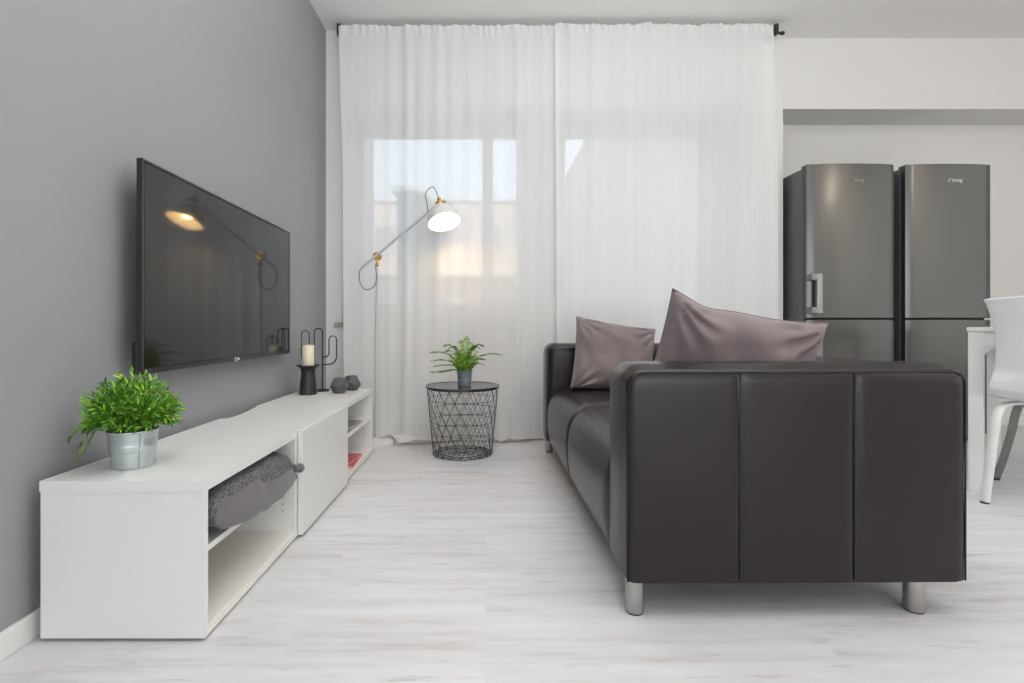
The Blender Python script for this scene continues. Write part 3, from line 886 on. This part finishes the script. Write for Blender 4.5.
sm = Matrix.Translation(Hd+ax*.012) @ Vector((0, 0, -1)).rotation_difference(ax).to_matrix().to_4x4()
bm = bmesh.new()
outer = [(.012, 0), (.020, -.004), (.024, -.022), (.040, -.036), (.066, -.052), (.088, -.076), (.100, -.104), (.104, -.132), (.1045, -.140)]
inner = [(.1025, -.140), (.102, -.132), (.098, -.105), (.086, -.078), (.064, -.055), (.038, -.039), (.016, -.03), (0, -.03)]
add_lathe(bm, outer+inner, 48, sm)
sh = obj('lamp_shade', bm, M['lamp_white'], lp, smooth='auto')
bm = bmesh.new(); add_sphere(bm, sm @ Vector((0, 0, -.085)), .034, 20); add_tube(bm, [sm @ Vector((0, 0, -.03)), sm @ Vector((0, 0, -.06))], .014, 12)
obj('bulb', bm, M['bulb'], sh, smooth=True)
bm = bmesh.new()
c1 = [A0, A0+Vector((-.012, -.004, -.035)), A0+Vector((-.006, -.006, -.095)), A0+Vector((.022, -.006, -.135)), A0+Vector((.062, -.006, -.133)), A0+Vector((.092, -.006, -.10)), A0+Vector((.098, -.008, -.04)), A0+Vector((.088, -.01, .01))]
add_tube(bm, smooth_path(c1, 6), .0030, 6); obj('cord', bm, M['cord'], lp, smooth=True); bm = bmesh.new()
c2 = [A1+Vector((-.045, -.008, -.034)), A1+Vector((-.052, -.010, .02)), A1+Vector((-.060, -.010, .075)), A1+Vector((-.035, -.01, .115)), A1+Vector((-.008, -.01, .120)), A1+Vector((.014, -.008, .08)), Hd+Vector((.0, -.004, .016))]
add_tube(bm, smooth_path(c2, 6), .0030, 6)
obj('cord', bm, M['cord'], lp, smooth=True)

# ------------------------------------------------------------------ curtains and rod
CY, CT = 3.415, 2.762
random.seed(11)
def curtain(label, x0, x1, seed, off, pool):
    rnd = random.Random(seed)
    nx, nz = int((x1-x0)*300), 170
    Wd = x1-x0
    # fold centres: irregular pleats
    folds = []
    x = x0
    while x < x1:
        folds.append((x, rnd.uniform(.015, .035), rnd.choice((.002, .004, .004, .006, .014)), rnd.uniform(-.05, .05), rnd.uniform(.5, 1.3)))
        x += rnd.uniform(.05, .13)
    bm = bmesh.new(); gd = {}
    for i in range(nx+1):
        u = i/nx; X = x0+Wd*u
        topz = CT+.015*noise.noise(Vector((X*9, seed, 0)))+.006*noise.noise(Vector((X*30, seed, 5)))
        bz = .004-pool(X)*(.8+.5*noise.noise(Vector((X*7, seed, 9))))
        for j in range(nz+1):
            v = j/nz; z = topz+(bz-topz)*v
            y = 0.0; xx = X
            for (fx, w, a, dr, gr) in folds:
                c = fx+dr*v*v*.9
                d = (X-c)/(w*(1+.5*v*gr))
                if abs(d) < 3: y -= a*(.55+.55*v*gr)*math.exp(-d*d)
            y += .008*math.sin(X*11+seed+v*.8)*(.4+v)
            y += .0035*math.sin(X*47+3*math.sin(X*5+seed)+v)*(1-v*.6)
            if v < .03:   # gathered heading over the rod
                y += .006*math.sin(X*130+seed*3+2*math.sin(X*17))*(1-v/.03)
            # flaring towards the floor, surplus cloth lying on it
            if z < .35:
                t = 1-max(z, 0)/.35
                y -= .035*t*t*(1+.7*math.sin(X*9+seed)) + .010*t*t*math.sin(X*31+seed*2+1.5*math.sin(X*7))
            if z < 0:
                o = -z
                y -= o*.9
                z = .006+(.05 if seed == 2 else .02)*abs(math.sin(o*22+X*9+2*math.sin(X*5)))*min(1, o*18)*(.35+.65*abs(math.sin(X*6+seed)))
            yy = CY+off+y
            if seed == 2: xx -= .030*max(0, 1-v/.35)*max(0, 1-u/.15)
            if seed == 5: xx -= .040*max(0, 1-v/.35)*max(0, (u-.85)/.15)
            gd[i, j] = bm.verts.new((xx+.012*math.sin(v*2.2+X*3+seed)*v, yy, max(z, .0025)))
    for i in range(nx):
        for j in range(nz):
            bm.faces.new([gd[p] for p in ((i, j), (i+1, j), (i+1, j+1), (i, j+1))])
    me_co = {k: tuple(v.co) for k, v in gd.items()}
    o = obj('curtain', bm, M['sheer'], smooth=True)
    tag(o, label, 'curtain', 'sheer curtains')
    # turned hems: doubled cloth along the bottom and both side edges
    def strip(name, i0, i1, j0, j1):
        b2 = bmesh.new(); g2 = {}
        for i in range(i0, i1+1):
            for j in range(j0, j1+1):
                c = me_co[i, j]; g2[i, j] = b2.verts.new((c[0], c[1]-.003, c[2]+.0015))
        for i in range(i0, i1):
            for j in range(j0, j1):
                b2.faces.new([g2[p] for p in ((i, j), (i+1, j), (i+1, j+1), (i, j+1))])
        obj(name, b2, M['sheer'], o, smooth=True)
    strip('bottom_hem', 0, nx, nz-4, nz); strip('side_hem', 0, 7, 0, nz-4); strip('side_hem', nx-7, nx, 0, nz-4); strip('heading_tape', 7, nx-7, 0, 4)
    return o
def pool_l(X): return .03+.20*math.exp(-((X+.47)/.16)**2)+.07*math.exp(-((X-.22)/.10)**2)+.02*math.sin(X*13)
def pool_r(X): return .045+.03*math.sin(X*9)
curtain('sheer white curtain at left, behind the floor lamp and wire table', -.955, .475, 2, 0, pool_l)
curtain('sheer white curtain at right, behind the sofa, reaching the fridge', .455, 1.945, 5, -.012, pool_r)
rod = thing('curtain_rod', 'thin dark curtain rod under the ceiling holding sheer curtains', 'curtain rod', (0, CY+.040, 2.735))
bm = bmesh.new(); add_tube(bm, [(-1.0, 0, 0), (2.0, 0, 0)], .008, 12); obj('rod', bm, M['black_metal'], rod, smooth='auto')
for x in (-.992, 1.945):
    bm = bmesh.new()
    add_box(bm, x-.009, x+.009, -.02, .075, .012, .030, .002); add_box(bm, x-.012, x+.012, -.030, .004, -.018, .050, .003)
    add_box(bm, x-.018, x+.018, .072, .085, -.02, .055, .002)
    obj('rod_bracket', bm, M['black_metal'], rod)
bm = bmesh.new(); add_lathe(bm, [(0, 0), (.012, 0), (.013, .01), (.011, .022), (0, .024)], 16, Matrix.Translation((1.985, 0, 0)) @ Matrix.Rotation(PI/2, 4, 'Y')); obj('finial', bm, M['black_metal'], rod, smooth='auto')

# ------------------------------------------------------------------ refrigerators
def fridge(label, x0, w, h, depth, handles, logo_dx, y0=3.30, grp='steel fridges'):
    f = thing('refrigerator', label, 'refrigerator', (x0+w/2, y0, 0), 0, grp)
    hw = w/2; dd = .060; zs = .805
    bm = box(-hw+.003, hw-.003, dd+.012, depth, .03, h-.012, .004)
    obj('cabinet_body', bm, M['fridge_side'], f)
    obj('plinth', box(-hw+.02, hw-.02, .09, depth-.02, 0, .03), M['black'], f)
    obj('door_gasket', box(-hw+.012, hw-.012, dd-.004, dd+.014, .06, h-.02), M['gasket'], f)
    def door(name, z0, z1):
        bm = bmesh.new(); n = 24; sag = .022
        out = []
        for k in range(n+1):
            u = k/n*2-1; x = u*hw
            e = min(1-abs(u), .05)/.05
            y = sag*u*u + (1-math.sqrt(max(0, 1-(1-e)**2)))*.006
            out.append((x, y))
        pts = out+[(hw, dd), (-hw, dd)]
        secs = []
        rings = []
        for z, ins in ((z0, .003), (z0+.003, 0), (z1-.003, 0), (z1, .003)):
            rings.append([bm.verts.new((x*(1-ins/hw), y+ins*(1 if y < dd else 0), z)) for x, y in pts])
        m = len(pts)
        for a, b in zip(rings, rings[1:]):
            for k in range(m): bm.faces.new((a[k], a[(k+1) % m], b[(k+1) % m], b[k]))
        bm.faces.new(rings[0][::-1]); bm.faces.new(rings[-1])
        return obj(name, bm, M['fridge'], f, smooth='auto')
    up = door('upper_door', zs+.005, h); lo_ = door('lower_door', .06, zs-.005)
    if handles:
        for dr, za, zb_ in ((up, .838, 1.095), (lo_, .555, .775)):
            bm = bmesh.new(); hx = -hw+.050
            add_box(bm, hx-.022, hx+.014, -.040, -.018, za, zb_, .004)
            for zz in (za+.022, zb_-.022):
                add_box(bm, hx-.048, hx+.010, -.036, -.016, zz-.020, zz+.020, .003)
                add_box(bm, hx-.051, hx-.038, -.036, .03, zz-.020, zz+.020, .003)
            obj('door_handle', bm, M['handle'], dr)
    mt = Matrix.Translation((logo_dx, -.0005 + .022*(logo_dx/hw)**2, h-.107)) @ Matrix.Rotation(math.atan(.044*logo_dx/hw/hw), 4, 'Z') @ Matrix.Rotation(PI/2, 4, 'X')
    lg = text_mesh('logo', 'smeg', .033, M['badge'] if not handles else M['handle'], up, mt @ Matrix.Translation((.012, 0, 0)), .0012, .15)
    bm = bmesh.new()
    add_tube(bm, smooth_path([(-.044, -.010, 0), (-.036, .002, 0), (-.028, .008, 0), (-.016, .010, 0)], 4), [.0035]*5+[.0026]*4+[.0016]*4, 6)
    bmesh.ops.transform(bm, matrix=mt, verts=bm.verts)
    obj('logo_swoosh', bm, M['badge'] if not handles else M['handle'], up)
    obj('hinge_cover', box(-hw+.004, -hw+.05, .030, .09, h-.012, h+.003, .001), M['fridge_side'], f)
    obj('hinge_cover', box(hw-.05, hw-.004, .030, .09, h-.012, h+.003, .001), M['fridge_side'], f)
    return f
fridge('steel fridge freezer with a bar handle, beside the curtain', 2.080, .566, 1.808, .555, True, .025)
fridge('steel fridge freezer with pale logo, beside the bare wall', 2.722, .552, 1.806, .555, False, .022)

# ------------------------------------------------------------------ dining table and chair, turned 40 degrees
ang = math.atan2(.65, .76)                       # direction the chair faces
Dx, Dy = Vector((math.cos(ang), math.sin(ang), 0)), Vector((-math.sin(ang), math.cos(ang), 0))
tb = thing('dining_table', 'white square-legged dining table at right beside the sofa', 'table', (2.205, 2.352, 0), ang)
TWD, TLN = .75, 1.25                              # along local x, along local -y
obj('tabletop', box(0, TWD, -TLN, 0, .733, .753, .003), M['white_lacquer'], tb)
bm = bmesh.new(); lw = .052; ap = .66
add_box(bm, .006, .026, -TLN+.01, -.01, ap, .733); add_box(bm, TWD-.026, TWD-.006, -TLN+.01, -.01, ap, .733)
add_box(bm, .01, TWD-.01, -.026, -.006, ap, .733); add_box(bm, .01, TWD-.01, -TLN+.006, -TLN+.026, ap, .733)
obj('apron', bm, M['white_lacquer'], tb)
for (sx, sy) in ((0, 0), (1, 0), (0, 1), (1, 1)):
    x0 = .004 if sx == 0 else TWD-.004-lw; y1 = -.004 if sy == 0 else -TLN+.004+lw
    bm = box(x0, x0+lw, y1-lw, y1, 0, .733, .004)
    # rounded knees where leg meets apron
    for axis in (0, 1):
        rk = .05; pts = [(0, 0)]
        pts += [(rk-rk*math.sin(a), -rk+rk*math.cos(a)) for a in [PI/2*k/6 for k in range(7)]]
        for side in range(1):
            fr_, bk_ = [], []
            for (p, q) in pts:
                if axis == 0:
                    X = (x0+lw+p) if sx == 0 else (x0-p); Ya = y1-.003 if sy == 0 else y1-lw+.003; Yb = Ya-(.02 if sy == 0 else -.02)
                    fr_.append(bm.verts.new((X, Ya, ap+q))); bk_.append(bm.verts.new((X, Yb, ap+q)))
                else:
                    Y = (y1-lw-p) if sy == 0 else (y1+p); Xa = x0+.003 if sx == 0 else x0+lw-.003; Xb = Xa+(.02 if sx == 0 else -.02)
                    fr_.append(bm.verts.new((Xa, Y, ap+q))); bk_.append(bm.verts.new((Xb, Y, ap+q)))
            bm.faces.new(fr_); bm.faces.new(bk_[::-1])
            for k in range(len(pts)):
                j = (k+1) % len(pts); bm.faces.new((fr_[k], fr_[j], bk_[j], bk_[k]))
    obj('leg', bm, M['white_lacquer'], tb)

ch = thing('dining_chair', 'white moulded plastic chair tucked in at the dining table', 'chair', tuple(Vector((2.205, 2.352, 0))+Dx*.07-Dy*.295), ang)
# shell profile in local x (forward) / z, with half-width
pf = [(.235, .418, .185), (.225, .438, .200), (.19, .447, .215), (.10, .442, .225), (0, .434, .228), (-.09, .434, .226), (-.145, .448, .222), (-.178, .478, .216), (-.195, .52, .208), (-.206, .58, .198), (-.216, .65, .192), (-.227, .72, .194), (-.240, .79, .204), (-.255, .85, .219), (-.263, .885, .228)]
def lerp_pf(t):
    f = t*(len(pf)-1); i = min(int(f), len(pf)-2); a, b = pf[i], pf[i+1]; s = f-i
    return [a[k]+(b[k]-a[k])*s for k in range(3)]
bm = bmesh.new(); nu, nv = 24, 56; gd = {}
for j in range(nv+1):
    x, z, hw = lerp_pf(j/nv)
    back = max(0, min(1, (z-.45)/.12))
    for i in range(nu+1):
        u = i/nu*2-1
        xx = x + back*.055*(u*u)
        zz = z + (1-back)*.020*abs(u)**2.5 - (.010*u*u if j > nv-3 else 0)
        gd[i, j] = bm.verts.new((xx, u*hw, zz))
for i in range(nu):
    for j in range(nv):
        bm.faces.new([gd[p] for p in ((i, j), (i+1, j), (i+1, j+1), (i, j+1))])
sh_ = obj('seat_shell', bm, M['white_plastic'], ch, smooth=True)
md = sh_.modifiers.new('thick', 'SOLIDIFY'); md.thickness = .009; md.offset = 0
md = sh_.modifiers.new('sub', 'SUBSURF'); md.levels = 1; md.render_levels = 1
for sy in (1, -1):
    bm = bmesh.new()
    add_tube(bm, smooth_path([(-.02, sy*.10, .424), (-.09, sy*.160, .418), (-.145, sy*.186, .385), (-.178, sy*.198, .28), (-.205, sy*.210, .13), (-.226, sy*.220, .006)], 6), .0155, 10, flat=(.62, 1.2))
    bl = obj('rear_leg', bm, M['white_lacquer'], ch, smooth='auto'); bl['label'] = 'white splayed rear leg'
    bm = bmesh.new()
    add_tube(bm, smooth_path([(.0, sy*.10, .422), (.09, sy*.125, .414), (.165, sy*.150, .36), (.220, sy*.172, .24), (.262, sy*.203, .10), (.285, sy*.228, .006)], 6), .0135, 10, flat=(.6, 1.2))
    fl = obj('front_leg', bm, M['grey_steel'], ch, smooth='auto'); fl['label'] = 'grey metal front leg'
    for (lx, ly, par) in ((-.226, sy*.220, bl), (.285, sy*.228, fl)):
        bm = bmesh.new(); add_lathe(bm, [(0, 0), (.016, 0), (.016, .007), (0, .007)], 14, Matrix.Translation((lx, ly, 0))); obj('foot_cap', bm, M['black'], par)

# ------------------------------------------------------------------ light
w = bpy.data.worlds.new('sky'); bpy.context.scene.world = w; w.use_nodes = True
bg = w.node_tree.nodes['Background']; bg.inputs[0].default_value = (.74, .86, 1.0, 1); bg.inputs[1].default_value = 2.5
def light(name, kind, loc, rot, energy, col=(1, 1, 1), size=None, size_y=None):
    l = bpy.data.lights.new(name, kind); l.energy = energy; l.color = col
    if kind == 'AREA':
        l.shape = 'RECTANGLE'; l.size = size; l.size_y = size_y
    o = bpy.data.objects.new(name, l); C.objects.link(o); o.location = loc; o.rotation_euler = rot
    return o
light('rear_fill_light', 'AREA', (1.6, YR+.06, 1.5), (R(90), 0, 0), 135, (.98, .99, 1), 5.0, 2.4)  # added frontal fill; the rear wall is closed, without a window
light('side_fill_light', 'AREA', (XR-.06, .4, 1.5), (0, R(90), 0), 24, (1, .985, .965), 2.2, 4.2)  # added fill from the right for the cabinet fronts; no window here
light('upward_fill_light', 'AREA', (.7, 1.0, 2.05), (R(180), 0, 0), 78, (.98, .99, 1), 2.4, 1.2)  # added unseen uplight, brightens the ceiling like a bounced flash
light('downward_fill_light', 'AREA', (.35, 2.0, H-.02), (0, 0, 0), 8, (1, .99, .97), 1.3, 1.0)  # added unseen downlight to lift the lower curtain and far floor
pl = light('corner_ceiling_lamp', 'POINT', (4.25, -1.0, 2.70), (0, 0, 0), 34, (1, .86, .66)); pl.data.shadow_soft_size = .09
s = light('sun', 'SUN', (0, -10, 20), (R(48), 0, R(-22)), 3, (1, .93, .82)); s.data.angle = R(.6)

# ------------------------------------------------------------------ camera
cam = bpy.data.cameras.new('camera'); co = bpy.data.objects.new('camera', cam); C.objects.link(co)
co.location = (0, 0, .759); co.rotation_euler = (R(90), 0, 0)
cam.sensor_width = 36; cam.lens = 18.0; cam.clip_start = .02
cam.shift_x = (512-486.5)/1024; cam.shift_y = -(341.5-326)/1024
sc = bpy.context.scene; sc.camera = co
sc.view_settings.view_transform = 'Standard'; sc.view_settings.look = 'None'
sc.view_settings.gamma = 1; sc.view_settings.use_curve_mapping = False
sc.view_settings.exposure = -0.25
sc.cycles.transparent_max_bounces = 24
